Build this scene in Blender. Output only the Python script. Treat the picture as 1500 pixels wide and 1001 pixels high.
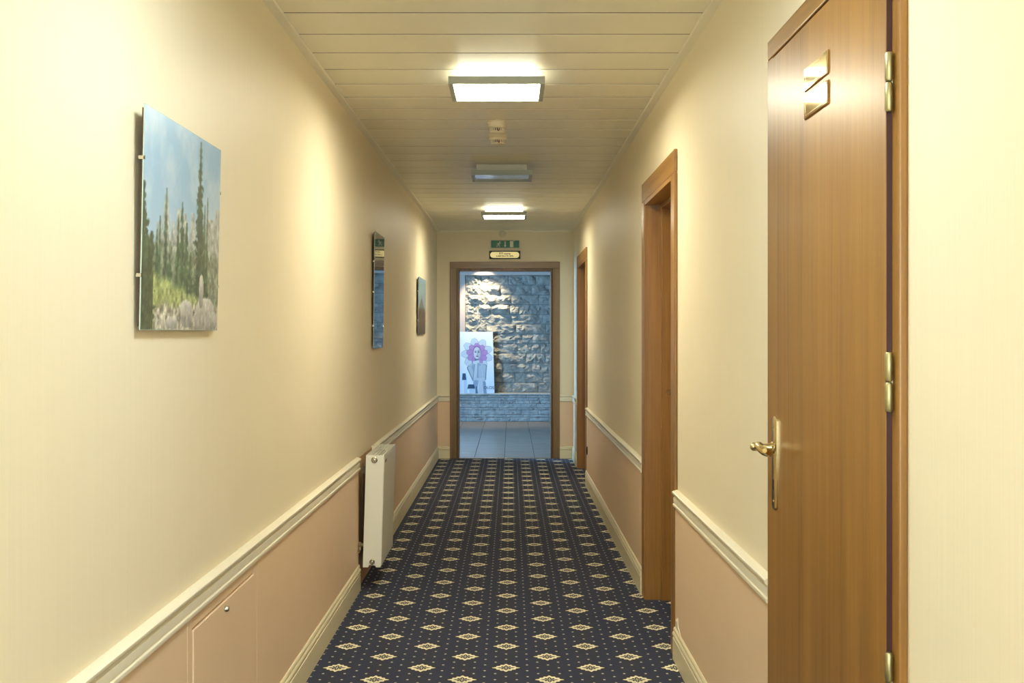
import bpy, bmesh, math, random
import numpy as np
from mathutils import Vector, Matrix

for o in list(bpy.data.objects):
    bpy.data.objects.remove(o, do_unlink=True)
SC = bpy.context.scene
COL = SC.collection

# ------------------------------------------------------------------ camera
cam_d = bpy.data.cameras.new('camera')
cam_d.sensor_fit = 'HORIZONTAL'
cam_d.sensor_width = 36.0
cam_d.lens = 1600 / 1500 * 36.0
cam_d.shift_x = 2 / 1500
cam_d.shift_y = -12.5 / 1500
cam_d.clip_start = 0.02
cam = bpy.data.objects.new('camera', cam_d)
cam.location = (0, 0, 1.377)
cam.rotation_euler = (math.pi / 2, 0, 0)
COL.objects.link(cam)
SC.camera = cam

# ------------------------------------------------------------------ world, daylight, exposure
world = bpy.data.worlds.new('world')
SC.world = world
world.use_nodes = True
wb = world.node_tree.nodes['Background']
wb.inputs['Color'].default_value = (0.45, 0.66, 1.0, 1)
wb.inputs['Strength'].default_value = 1.0
SC.view_settings.view_transform = 'Standard'
SC.view_settings.look = 'None'
SC.view_settings.gamma = 1.0
SC.view_settings.use_curve_mapping = False
SC.view_settings.exposure = 0.0

LAMP_L = 66.0                       # radiance of a lit lamp's diffuser
LAMP_COL = (1.0, 0.952, 0.76)
LAMP_COOL = (0.80, 0.93, 1.0)     # the two tubes nearest the camera are cooler
GLOW_L = 4.5

YB_FILL = -1.69
def area(name, loc, rot, sx, sy, power, col):
    d = bpy.data.lights.new(name, 'AREA')
    d.shape = 'RECTANGLE'; d.size = sx; d.size_y = sy
    d.energy = power; d.color = col
    o = bpy.data.objects.new(name, d)
    o.location = loc; o.rotation_euler = rot
    COL.objects.link(o)
    return o
# daylight coming in through the window of the room beyond the doorway
area('window_daylight', (-3.12, 12.97, 1.45), (0, -math.pi / 2, 0), 1.7, 1.3, 480, (0.22, 0.54, 1.0))
# added cool fill from behind the camera, whitens the near walls
area('near_fill', (-0.05, YB_FILL, 1.45), (math.pi / 2, 0, 0), 1.1, 1.5, 75, (0.84, 0.97, 1.0))
# the downlight above the stone wall
sd = bpy.data.lights.new('downlight', 'SPOT')
sd.energy = 190; sd.color = (1.0, 0.88, 0.62); sd.spot_size = math.radians(84); sd.spot_blend = 0.7; sd.shadow_soft_size = 0.03
so = bpy.data.objects.new('downlight', sd)
so.location = (-0.42, 16.88, 2.56); so.rotation_euler = (math.radians(9), 0, 0)
COL.objects.link(so)

# ------------------------------------------------------------------ numbers
YE = 11.977            # far end of the corridor
YB = -1.6              # near end, behind the camera
H = 2.5
def XL(y): return -0.808 - 0.0026 * (YE - y)
def XR(y): return 0.692 + 0.0019 * (YE - y)
def L(u, d, z): return (XL(u) + d, u, z)
def R(u, d, z): return (XR(u) - d, u, z)
def E(u, d, z): return (u, YE - d, z)
def W(u, d, z): return (u, d, z)      # plain x, y, z

# ------------------------------------------------------------------ helpers
class MB:
    def __init__(s): s.v = []; s.f = []; s.m = []
    def add(s, vs, fs, mi=0):
        n = len(s.v); s.v += [tuple(p) for p in vs]
        s.f += [tuple(i + n for i in f) for f in fs]; s.m += [mi] * len(fs)
        return s
    def box(s, u0, u1, d0, d1, z0, z1, M=W, mi=0):
        vs = [M(u, d, z) for z in (z0, z1) for d in (d0, d1) for u in (u0, u1)]
        return s.add(vs, [(0, 1, 3, 2), (4, 6, 7, 5), (0, 4, 5, 1), (2, 3, 7, 6), (0, 2, 6, 4), (1, 5, 7, 3)], mi)
    def extrude(s, prof, u0, u1, M, zf=None):
        n = len(prof); zf = zf or (lambda u: 0.0)
        vs = [M(u, d, z + zf(u)) for u in (u0, u1) for d, z in prof]
        fs = [(i, (i + 1) % n, n + (i + 1) % n, n + i) for i in range(n)]
        fs += [tuple(range(n)), tuple(range(2 * n - 1, n - 1, -1))]
        return s.add(vs, fs)
    def lathe(s, c, axis, prof, n=24, mi=0):
        """prof: (radius, distance along axis) from start to end, closed with caps"""
        a = Vector(axis).normalized(); t = a.orthogonal().normalized(); b = a.cross(t); c = Vector(c)
        vs = []
        for r, h in prof:
            for k in range(n):
                w = 2 * math.pi * k / n
                vs.append(c + a * h + t * (r * math.cos(w)) + b * (r * math.sin(w)))
        fs = []
        for j in range(len(prof) - 1):
            for k in range(n):
                fs.append((j * n + k, j * n + (k + 1) % n, (j + 1) * n + (k + 1) % n, (j + 1) * n + k))
        fs += [tuple(range(n - 1, -1, -1)), tuple(range((len(prof) - 1) * n, len(prof) * n))]
        return s.add(vs, fs, mi)
    def tube(s, pts, rad, n=10):
        pts = [Vector(p) for p in pts]
        rad = rad if isinstance(rad, (list, tuple)) else [rad] * len(pts)
        ref = Vector((0.13, 0.21, 0.97)); vs = []
        for i, p in enumerate(pts):
            d = (pts[min(i + 1, len(pts) - 1)] - pts[max(i - 1, 0)]).normalized()
            t = d.cross(ref).normalized(); b = d.cross(t)
            for k in range(n):
                w = 2 * math.pi * k / n
                vs.append(p + (t * math.cos(w) + b * math.sin(w)) * rad[i])
        fs = []
        for j in range(len(pts) - 1):
            for k in range(n):
                fs.append((j * n + k, j * n + (k + 1) % n, (j + 1) * n + (k + 1) % n, (j + 1) * n + k))
        fs += [tuple(range(n - 1, -1, -1)), tuple(range((len(pts) - 1) * n, len(pts) * n))]
        return s.add(vs, fs)
    def build(s, name, mats, parent=None, bevel=0.0, seg=2, smooth=False, org=None):
        me = bpy.data.meshes.new(name)
        off = Vector((0, 0, 0))
        if parent is not None:
            p = parent
            while p is not None: off += Vector(p.location); p = p.parent
        base = Vector(org) if org is not None else Vector((0, 0, 0))
        me.from_pydata([tuple(Vector(v) - off - base) for v in s.v], [], s.f)
        mats = mats if isinstance(mats, (list, tuple)) else [mats]
        for m in mats: me.materials.append(m)
        for p, mi in zip(me.polygons, s.m): p.material_index = mi
        bm = bmesh.new(); bm.from_mesh(me)
        bmesh.ops.recalc_face_normals(bm, faces=bm.faces); bm.to_mesh(me); bm.free()
        if smooth:
            for p in me.polygons: p.use_smooth = True
            me.set_sharp_from_angle(angle=math.radians(40))
        o = bpy.data.objects.new(name, me); COL.objects.link(o)
        if parent is not None: o.parent = parent
        o.location = base
        if bevel:
            b = o.modifiers.new('bevel', 'BEVEL'); b.width = bevel; b.segments = seg; b.limit_method = 'ANGLE'
            b.angle_limit = math.radians(35)
        return o

def empty(name, loc):
    o = bpy.data.objects.new(name, None); o.location = loc; o.empty_display_size = 0.05
    COL.objects.link(o); return o
def tag(o, label, cat, group=None, kind=None):
    o['label'] = label
    if cat: o['category'] = cat
    if group: o['group'] = group
    if kind: o['kind'] = kind
    return o
def struct(o, label=None):
    o['kind'] = 'structure'
    if label: o['label'] = label
    return o
def copy_tree(o, parent=None):
    c = o.copy(); COL.objects.link(c); c.parent = parent
    for ch in list(o.children): copy_tree(ch, c)
    return c

def lin(c):
    if isinstance(c, str):
        c = [int(c[i:i + 2], 16) / 255 for i in (0, 2, 4)]
    return tuple(x / 12.92 if x <= 0.04045 else ((x + 0.055) / 1.055) ** 2.4 for x in c)
def rgb(r, g, b): return lin((r / 255, g / 255, b / 255)) + (1,)

# ------------------------------------------------------------------ materials
class NT:
    def __init__(s, name):
        s.m = bpy.data.materials.new(name); s.m.use_nodes = True
        s.t = s.m.node_tree; s.b = s.t.nodes['Principled BSDF']
    def n(s, typ, **kw):
        nd = s.t.nodes.new(typ)
        for k, v in kw.items(): setattr(nd, k, v)
        return nd
    def l(s, a, b): s.t.links.new(a, b)
    def math(s, op, a, b=None, clamp=False):
        nd = s.n('ShaderNodeMath', operation=op); nd.use_clamp = clamp
        for i, x in enumerate((a, b)):
            if x is None: continue
            if isinstance(x, (int, float)): nd.inputs[i].default_value = x
            else: s.l(x, nd.inputs[i])
        return nd.outputs[0]
    def mix(s, fac, a, b):
        nd = s.n('ShaderNodeMix', data_type='RGBA')
        for i, x in ((0, fac), (6, a), (7, b)):
            if isinstance(x, (int, float)): nd.inputs[i].default_value = x
            elif isinstance(x, tuple): nd.inputs[i].default_value = x
            else: s.l(x, nd.inputs[i])
        return nd.outputs[2]
    def coord(s, scale=(1, 1, 1), kind='Object'):
        tc = s.n('ShaderNodeTexCoord'); mp = s.n('ShaderNodeMapping'); mp.inputs['Scale'].default_value = scale
        s.l(tc.outputs[kind], mp.inputs[0]); return mp.outputs[0]
    def noise(s, vec, scale, detail=3, rough=0.5):
        nd = s.n('ShaderNodeTexNoise'); nd.inputs['Scale'].default_value = scale
        nd.inputs['Detail'].default_value = detail; nd.inputs['Roughness'].default_value = rough
        s.l(vec, nd.inputs['Vector']); return nd.outputs[0]
    def ramp(s, fac, stops):
        nd = s.n('ShaderNodeValToRGB'); r = nd.color_ramp
        while len(r.elements) < len(stops): r.elements.new(0.5)
        for e, (p, c) in zip(r.elements, stops): e.position = p; e.color = c
        s.l(fac, nd.inputs[0]); return nd.outputs[0]
    def bump(s, h, strength=0.2, dist=0.002):
        nd = s.n('ShaderNodeBump'); nd.inputs['Strength'].default_value = strength; nd.inputs['Distance'].default_value = dist
        s.l(h, nd.inputs['Height']); s.l(nd.outputs[0], s.b.inputs['Normal'])
    def set(s, **kw):
        for k, v in kw.items():
            i = s.b.inputs[k.replace('_', ' ')]
            if hasattr(v, 'links') or hasattr(v, 'is_linked'): s.l(v, i)
            else: i.default_value = v
        return s.m

def plain(name, col, rough=0.5, metal=0.0, var=0.06, scale=30, **kw):
    t = NT(name); c = t.coord()
    nz = t.noise(c, scale, 3)
    d = tuple(x * (1 - var) for x in col[:3]) + (1,); e = tuple(min(1, x * (1 + var)) for x in col[:3]) + (1,)
    t.set(Base_Color=t.mix(nz, d, e), Roughness=rough, Metallic=metal, **kw)
    return t.m

def wallpaper():
    t = NT('wallpaper')
    geo = t.n('ShaderNodeNewGeometry'); mp = t.n('ShaderNodeMapping'); t.l(geo.outputs['Position'], mp.inputs[0])
    mp.inputs['Scale'].default_value = (170, 170, 2.5)
    st = t.noise(mp.outputs[0], 1.0, 2)
    mp2 = t.n('ShaderNodeMapping'); t.l(geo.outputs['Position'], mp2.inputs[0]); mp2.inputs['Scale'].default_value = (1, 1, 0.6)
    big = t.noise(mp2.outputs[0], 2.2, 3)
    c1 = t.mix(st, rgb(234, 220, 186), rgb(246, 234, 206))
    c2 = t.mix(big, rgb(237, 223, 189), rgb(244, 231, 201))
    wv = t.n('ShaderNodeTexBrick'); wv.offset = 0.5
    mp3 = t.n('ShaderNodeMapping'); t.l(geo.outputs['Position'], mp3.inputs[0]); mp3.inputs['Rotation'].default_value = (0, 0, 0)
    wa = t.noise(mp3.outputs[0], 55, 2, 0.4)
    h = t.math('ADD', t.math('MULTIPLY', st, 0.7), t.math('MULTIPLY', wa, 0.5))
    t.bump(h, 0.25, 0.0022)
    t.set(Base_Color=t.mix(0.5, c1, c2), Roughness=0.5)
    t.b.inputs['Specular IOR Level'].default_value = 0.35
    return t.m

def wood(name, dark, mid, light, rough=0.32, coat=0.25, axis='z'):
    t = NT(name)
    sc = {'z': (26, 26, 0.9), 'y': (26, 0.9, 26), 'x': (0.9, 26, 26)}[axis]
    geo = t.n('ShaderNodeNewGeometry'); mp = t.n('ShaderNodeMapping'); t.l(geo.outputs['Position'], mp.inputs[0])
    mp.inputs['Scale'].default_value = sc
    g = t.noise(mp.outputs[0], 1.0, 5, 0.62)
    mp2 = t.n('ShaderNodeMapping'); t.l(geo.outputs['Position'], mp2.inputs[0])
    mp2.inputs['Scale'].default_value = tuple(a * 6 for a in sc)
    f = t.noise(mp2.outputs[0], 1.0, 3, 0.6)
    mp3 = t.n('ShaderNodeMapping'); t.l(geo.outputs['Position'], mp3.inputs[0])
    mp3.inputs['Scale'].default_value = tuple(a * 0.28 for a in sc)
    b = t.noise(mp3.outputs[0], 1.0, 2, 0.5)
    v = t.math('ADD', t.math('MULTIPLY', g, 0.45), t.math('ADD', t.math('MULTIPLY', f, 0.2), t.math('MULTIPLY', b, 0.35)))
    c = t.ramp(v, [(0.36, dark), (0.5, mid), (0.64, light)])
    t.bump(f, 0.05, 0.0006)
    t.set(Base_Color=c, Roughness=rough, Coat_Weight=coat, Coat_Roughness=0.27)
    return t.m

def carpet():
    t = NT('carpet')
    geo = t.n('ShaderNodeNewGeometry'); sp = t.n('ShaderNodeSeparateXYZ'); t.l(geo.outputs['Position'], sp.inputs[0])
    X = t.math('ADD', sp.outputs[0], 0.019 + 50 * 0.3475); Y = t.math('ADD', sp.outputs[1], 50 * 0.308 - 4.490)
    P, Q = 0.3475, 0.308
    def cell(x, p):                                   # signed offset from the nearest multiple of p
        return t.math('SUBTRACT', t.math('MODULO', t.math('ADD', x, p / 2), p), p / 2)
    def motif(x, y):
        u = cell(x, P); v = cell(y, Q)
        au = t.math('ABSOLUTE', u); av = t.math('ABSOLUTE', v)
        d = t.math('POWER', t.math('ADD', t.math('POWER', t.math('MULTIPLY', au, 1 / 0.0575), 1.15), t.math('POWER', t.math('MULTIPLY', av, 1 / 0.053), 1.15)), 1 / 1.15)
        ang = t.math('ARCTAN2', v, u)
        sc = t.math('MULTIPLY', t.math('COSINE', t.math('MULTIPLY', ang, 12.0)), 0.085)
        outer = t.math('LESS_THAN', d, t.math('ADD', 0.93, sc))
        hole = t.math('LESS_THAN', d, t.math('ADD', 0.53, t.math('MULTIPLY', t.math('COSINE', t.math('MULTIPLY', ang, 8.0)), 0.09)))
        petal = t.math('LESS_THAN', t.math('ABSOLUTE', t.math('SUBTRACT', d, 0.30)),
                       t.math('MULTIPLY', t.math('SUBTRACT', t.math('COSINE', t.math('MULTIPLY', ang, 8.0)), 0.2), 0.13))
        core = t.math('LESS_THAN', d, 0.10)
        light = t.math('MAXIMUM', t.math('MULTIPLY', outer, t.math('SUBTRACT', 1.0, hole)), t.math('MAXIMUM', petal, core))
        halo = t.math('SUBTRACT', 1.0, t.math('SMOOTH_MAX', d, 0.0), clamp=True)
        halo = t.math('LESS_THAN', d, t.math('ADD', 1.16, sc))
        return light, halo
    l1, h1 = motif(X, Y)
    l2, h2 = motif(t.math('ADD', X, P / 2), t.math('ADD', Y, Q / 2))
    light = t.math('MAXIMUM', l1, l2); halo = t.math('MAXIMUM', h1, h2)
    p, q = P / 8, Q / 4
    def dots(x, y):
        u = t.math('MULTIPLY', cell(x, 2 * p), 1 / 0.0052); v = t.math('MULTIPLY', cell(y, q), 1 / 0.0062)
        return t.math('LESS_THAN', t.math('ADD', t.math('MULTIPLY', u, u), t.math('MULTIPLY', v, v)), 1.0)
    dd = t.math('MAXIMUM', dots(t.math('ADD', X, p), Y), dots(X, t.math('ADD', Y, q / 2)))
    dd = t.math('MULTIPLY', dd, t.math('SUBTRACT', 1.0, halo))
    # stripes: browner along the rosette columns, bluer between them
    s = t.math('MULTIPLY', t.math('ADD', t.math('COSINE', t.math('MULTIPLY', X, 2 * math.pi / (P / 2))), 1.0), 0.5)
    pile = t.noise(geo.outputs['Position'], 420, 2, 0.6)
    patch = t.noise(geo.outputs['Position'], 3.0, 3)
    base = t.mix(s, rgb(46, 54, 80), rgb(51, 55, 68))
    base = t.mix(t.math('MULTIPLY', patch, 0.6), base, rgb(34, 40, 64))
    base = t.mix(pile, t.mix(0.55, base, (0.008, 0.009, 0.016, 1)), t.mix(0.2, base, rgb(86, 92, 118)))
    c = t.mix(t.math('MULTIPLY', halo, 0.75), base, rgb(52, 40, 26))
    c = t.mix(dd, c, rgb(198, 192, 168))
    c = t.mix(light, c, t.mix(pile, rgb(228, 218, 176), rgb(255, 250, 222)))
    t.bump(pile, 0.5, 0.004)
    t.set(Base_Color=c, Roughness=0.95, Sheen_Weight=0.08)
    t.b.inputs['Specular IOR Level'].default_value = 0.1
    return t.m

def stone(name, a, b, c):
    t = NT(name); co = t.coord()
    oi = t.n('ShaderNodeObjectInfo')
    n1 = t.noise(co, 9, 6, 0.65); n2 = t.noise(co, 60, 4, 0.6)
    col = t.ramp(n1, [(0.3, a), (0.5, b), (0.72, c)])
    col = t.mix(t.math('MULTIPLY', oi.outputs['Random'], 0.45), col, b)
    t.bump(t.math('ADD', n1, t.math('MULTIPLY', n2, 0.5)), 0.7, 0.012)
    t.set(Base_Color=col, Roughness=0.85)
    return t.m

def vcol(name, rough=0.3, coat=0.0, ior=1.5, coat_rough=0.03):
    t = NT(name); at = t.n('ShaderNodeAttribute'); at.attribute_name = 'print'
    t.set(Base_Color=at.outputs['Color'], Roughness=rough, Coat_Weight=coat, Coat_Roughness=coat_rough, IOR=ior)
    return t.m

def emit(name, col, strength, base=(0.9, 0.9, 0.9, 1)):
    t = NT(name); t.set(Base_Color=base, Emission_Color=tuple(col) + (1,), Emission_Strength=strength, Roughness=0.4)
    return t.m

M_WALL = wallpaper()
M_WAIN = plain('wainscot_paint', rgb(236, 206, 170), 0.45, var=0.03, scale=6)
M_TRIM = plain('cream_gloss_paint', rgb(240, 231, 204), 0.3, var=0.02)
M_BASE = plain('cream_skirting_paint', rgb(232, 220, 182), 0.32, var=0.03)
M_PLANK = plain('ceiling_plank', rgb(246, 239, 214), 0.38, var=0.02, scale=4)
M_SLAB = plain('ceiling_void', rgb(70, 58, 36), 0.9)
M_WOOD = wood('door_veneer', rgb(116, 78, 26), rgb(146, 100, 36), rgb(162, 115, 47), 0.42, 0.3)
M_WOODY = wood('door_veneer_along', rgb(130, 90, 34), rgb(158, 112, 46), rgb(172, 126, 58), 0.42, 0.3, 'y')
M_DARKW = wood('dark_veneer', rgb(106, 80, 42), rgb(134, 102, 56), rgb(152, 118, 68), 0.36, 0.15)
M_DARKX = wood('dark_veneer_across', rgb(106, 80, 42), rgb(134, 102, 56), rgb(152, 118, 68), 0.36, 0.15, 'x')
M_DARKR = wood('jamb_veneer', rgb(84, 58, 30), rgb(112, 78, 42), rgb(132, 94, 54), 0.4, 0.1)  # deeper brown veneer for the jambs
M_MAROON = plain('maroon_edge', rgb(62, 24, 20), 0.5)
M_CARPET = carpet()
M_RAD = plain('radiator_enamel', rgb(236, 232, 214), 0.28, var=0.015)
M_CHROME = plain('brushed_nickel', rgb(196, 188, 166), 0.22, 1.0, var=0.04)
M_HINGE = plain('hinge_metal', rgb(176, 168, 126), 0.45, 1.0, var=0.03)
M_BRASS = plain('aged_brass', rgb(206, 186, 136), 0.24, 1.0, var=0.05)
M_PLATE = plain('mirror_brass', rgb(226, 204, 150), 0.06, 1.0, var=0.02)
M_DARK = plain('dark_gap', rgb(30, 26, 22), 0.7)
M_LAMPF = plain('grey_lamp_frame', rgb(164, 168, 152), 0.4, 0.0, var=0.02)
M_WHITE = plain('white_plastic', rgb(232, 222, 192), 0.4, var=0.02)
M_OPAL = plain('opal_plastic', rgb(226, 218, 196), 0.4, var=0.02)
M_DIFF = emit('lit_diffuser', LAMP_COL, LAMP_L)
M_DIFFC = emit('lit_cool_diffuser', LAMP_COOL, LAMP_L * 0.76)
M_GLOW = emit('lit_lamp_base', (1.0, 0.98, 0.84), GLOW_L)
M_PLASTER = plain('pale_plaster', rgb(190, 172, 160), 0.8)
M_STONE = stone('split_stone', rgb(112, 108, 100), rgb(150, 144, 132), rgb(184, 176, 160))
M_STONE2 = stone('ledger_stone', rgb(128, 128, 126), rgb(166, 164, 158), rgb(200, 196, 188))
M_JOINT = plain('stone_joint', rgb(92, 88, 80), 0.95)
M_GREEN = plain('exit_green', rgb(10, 104, 74), 0.35, var=0.02)
M_SIGNW = plain('exit_white', rgb(220, 226, 200), 0.4, var=0.02)
M_BLACK = plain('black_ink', rgb(34, 28, 20), 0.5)
M_BLUEINK = plain('navy_ink', rgb(24, 36, 62), 0.5)
M_GLASS = plain('glass_edge', rgb(196, 216, 206), 0.1, var=0.02)
M_BOARD = plain('backing_board', rgb(96, 70, 40), 0.7)
M_LED = emit('red_led', (0.9, 0.08, 0.03), 0.12, rgb(120, 40, 26))

# ------------------------------------------------------------------ the shell of the corridor
D1 = dict(c0=1.953, c1=2.945, o0=2.01, o1=2.872)
D2 = dict(c0=4.617, c1=5.749, o0=4.71, o1=5.655)
D3 = dict(c0=9.886, c1=11.21, o0=9.98, o1=11.115)
OH = 2.06; CH = 2.157

m = MB(); m.box(-1.0, 0.95, YB, YE + 0.02, -0.06, 0.0)
fl = struct(m.build('floor', M_CARPET), 'dark blue carpet with rows of cream rosettes and dots')

m = MB(); m.box(YB, YE, -0.12, 0.0, 0, 2.6, L)
wall_left = struct(m.build('wall_left', M_WALL), 'cream striped wallpaper wall on the left')
m = MB()
edges = [YB, D1['o0'], D1['o1'], D2['o0'], D2['o1'], D3['o0'], D3['o1'], YE]
for i in range(0, 8, 2): m.box(edges[i], edges[i + 1], -0.2, 0.0, 0, 2.6, R)
for d in (D1, D2, D3): m.box(d['o0'], d['o1'], -0.2, 0.0, OH, 2.6, R)
wall_right = struct(m.build('wall_right', M_WALL), 'cream striped wallpaper wall on the right')
EX0, EX1 = -0.569, 0.4416
m = MB()
m.box(-0.93, EX0, -0.16, 0.0, 0, 2.6, E); m.box(EX1, 0.9, -0.16, 0.0, 0, 2.6, E)
m.box(EX0, EX1, -0.16, 0.0, OH, 2.6, E)
wall_end = struct(m.build('wall_end', M_WALL), 'short end wall around the open doorway')
m = MB(); m.box(-1.0, -0.62, YB - 0.1, YB, 0, 2.6); m.box(0.52, 1.0, YB - 0.1, YB, 0, 2.6)
m.box(-0.62, 0.52, YB - 0.1, YB, 0, 0.68); m.box(-0.62, 0.52, YB - 0.1, YB, 2.22, 2.6)
struct(m.build('wall_near', M_WALL))
wn = empty('added_window', (-0.05, YB - 0.05, 0.68)); struct(wn)  # unseen window, added to go with the fill light
m = MB(); m.box(-0.62, -0.57, YB - 0.08, YB - 0.04, 0.68, 2.22); m.box(0.47, 0.52, YB - 0.08, YB - 0.04, 0.68, 2.22)
m.box(-0.57, 0.47, YB - 0.08, YB - 0.04, 0.68, 0.73); m.box(-0.57, 0.47, YB - 0.08, YB - 0.04, 2.17, 2.22)
m.build('window_frame', M_TRIM, wn)

# ceiling: slab, one plank per board, edge strips
m = MB(); m.box(-1.0, 0.95, YB, YE, H + 0.014, 2.62)
ceiling = struct(m.build('ceiling', M_SLAB), 'low ceiling of cream planks laid across the corridor')
m = MB(); PW = 0.2744
m.box(-0.800, 0.686, 0.006, PW - 0.006, H, H + 0.0135)
M_SEAM = plain('dark_plank_edge', rgb(112, 92, 56), 0.8)
m.m = [0, 0, 1, 1, 0, 0]                      # the two long edges take a darker colour
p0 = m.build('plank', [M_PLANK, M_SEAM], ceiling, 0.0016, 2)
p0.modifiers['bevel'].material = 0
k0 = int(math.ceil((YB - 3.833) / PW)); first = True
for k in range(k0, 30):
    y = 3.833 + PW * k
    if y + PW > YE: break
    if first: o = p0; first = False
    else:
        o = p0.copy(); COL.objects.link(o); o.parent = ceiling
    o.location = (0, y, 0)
yl = y
m = MB(); m.box(-0.800, 0.686, yl + 0.0022, YE - 0.001, H, H + 0.0135)
m.build('plank', M_PLANK, ceiling, 0.0035, 2)
tp = [(0, H - 0.012), (0.030, H - 0.008), (0.034, H - 0.004), (0.034, H + 0.0), (0, H + 0.0)]
m = MB(); m.extrude(tp, YB, YE, L); struct(m.build('trim_1', M_PLANK))
m = MB(); m.extrude(tp, YB, YE, R); struct(m.build('trim_2', M_PLANK))
m = MB(); m.extrude([(0, H - 0.018), (0.016, H - 0.012), (0.018, H), (0, H)], -0.77, 0.655, E); struct(m.build('trim_3', M_PLANK))

# wainscot, skirting, chair rail
LSEG = [(YB, 5.85), (6.46, YE)]
RSEG = [(YB, D1['c0']), (D1['c1'], D2['c0']), (D2['c1'], D3['c0']), (D3['c1'], YE)]
EC0, EC1 = -0.666, 0.539
ESEG = [(-0.806, EC0), (EC1, 0.690)]
AP0, AP1 = 2.823, 3.483          # access panel in the left wainscot
m = MB()
for a, b in [(YB, 2.775), (3.53, 5.85), (6.46, YE)]: m.box(a, b, 0.0, 0.010, 0.0, 0.68, L)
m.box(2.775, 3.53, 0.0, 0.003, 0.0, 0.68, L)
m.build('wainscot', M_WAIN, wall_left, 0.002, 1)
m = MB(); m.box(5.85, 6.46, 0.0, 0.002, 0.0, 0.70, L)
m.build('radiator_recess', plain('shaded_recess_paint', rgb(196, 158, 118), 0.6), wall_left)  # wainscot paint darkened for the shade behind the radiator
m = MB()
for a, b in RSEG: m.box(a, b, 0.0, 0.010, 0.0, 0.68, R)
m.build('wainscot', M_WAIN, wall_right, 0.002, 1)
m = MB()
for a, b in ESEG: m.box(a, b, 0.0, 0.008, 0.0, 0.68, E)
m.build('wainscot', M_WAIN, wall_end)
RAIL = [(0, 0), (0.005, 0), (0.010, -0.003), (0.020, -0.007), (0.0245, -0.012), (0.025, -0.020), (0.022, -0.029), (0.015, -0.034),
        (0.0125, -0.037), (0.0125, -0.041), (0.0175, -0.043), (0.0185, -0.050), (0.0175, -0.066), (0.0155, -0.068), (0.0155, -0.0695),
        (0.0205, -0.0715), (0.0215, -0.077), (0.0195, -0.083), (0.012, -0.085), (0, -0.085)]
RAIL = [(d, -float(np.interp(-z, [0, 0.034, 0.043, 0.085], [0, 0.022, 0.030, 0.071]))) for d, z in RAIL]
BASE = [(0, 0.136), (0.012, 0.136), (0.017, 0.131), (0.0185, 0.125), (0.017, 0.119), (0.019, 0.116), (0.0225, 0.111), (0.023, 0.103), (0.020, 0.098),
        (0.016, 0.0965), (0.016, 0.0935), (0.0215, 0.091), (0.0215, 0.0), (0, 0.0)]
def zr(u): return 0.724 - 0.0022 * u
ti = 4
for M, segs, side in ((L, LSEG, 'left'), (R, RSEG, 'right')):
    for a, b in segs:
        m = MB(); m.extrude(RAIL, a, b, M, zr); struct(m.build('trim_%d' % ti, M_TRIM, smooth=True)); ti += 1
        m = MB(); m.extrude(BASE, a, b, M); bo = struct(m.build('baseboard_' + side, M_BASE, smooth=True))
        if side == 'right' and abs(a - D1['c1']) < 1e-6:
            m = MB()                                   # a flake of paint lifting off above the skirting
            fp = [(4.60, 0.152), (4.585, 0.175), (4.565, 0.164), (4.545, 0.190), (4.53, 0.156), (4.50, 0.150), (4.47, 0.138), (4.60, 0.138)]
            n = len(fp)
            m.add([R(u, d, z) for d in (0.010, 0.0125) for u, z in fp],
                  [tuple(range(n)), tuple(range(2 * n - 1, n - 1, -1))] + [(i, (i + 1) % n, n + (i + 1) % n, n + i) for i in range(n)])
            m.build('paint_flake', M_TRIM, bo)
for a, b in ESEG:
    m = MB(); m.extrude(RAIL, a, b, E, lambda u: zr(YE)); struct(m.build('trim_%d' % ti, M_TRIM, smooth=True)); ti += 1
    m = MB(); m.extrude(BASE, a, b, E); struct(m.build('baseboard_end', M_BASE, smooth=True))

# access panel
ap = empty('access_panel', L(3.15, 0.003, 0.20))
tag(ap, 'pinkish painted access hatch with small lock in the left wainscot', 'hatch')
m = MB(); m.box(AP0, AP1, 0.003, 0.013, 0.20, 0.608, L); hd = m.build('hatch_door', M_WAIN, ap, 0.0025, 2)
m = MB()
m.box(2.778, AP0 - 0.004, 0.003, 0.010, 0.14, 0.645, L); m.box(AP1 + 0.004, 3.527, 0.003, 0.010, 0.14, 0.645, L)
m.box(AP0 - 0.004, AP1 + 0.004, 0.003, 0.010, 0.614, 0.645, L)
m.build('hatch_frame', M_WAIN, ap, 0.001, 1)
m = MB(); m.lathe(L(3.13, 0.013, 0.586), (1, 0, 0), [(0.009, 0), (0.009, 0.006), (0.007, 0.009), (0.0068, 0.010)], 16)
m.box(3.127, 3.133, 0.0225, 0.024, 0.581, 0.591, L)
lk = m.build('lock', M_CHROME, hd, smooth=True); lk['label'] = 'small metal lock'

# ------------------------------------------------------------------ doors
def casing_set(root, d, M, proud, mat, matY, top=CH, name='casing', d_in=0.0, hw=None):
    w = d['o0'] - d['c0'] + 0.006; hw = hw or w
    for a, b in ((d['c0'], d['c0'] + w), (d['c1'] - w, d['c1'])):
        m = MB(); m.box(a, b, d_in, proud, 0.0, top - hw, M); m.build(name, mat, root, 0.004, 3)
    m = MB(); m.box(d['c0'], d['c1'], d_in, proud, top - hw, top, M); m.build(name, matY, root, 0.004, 3)

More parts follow.
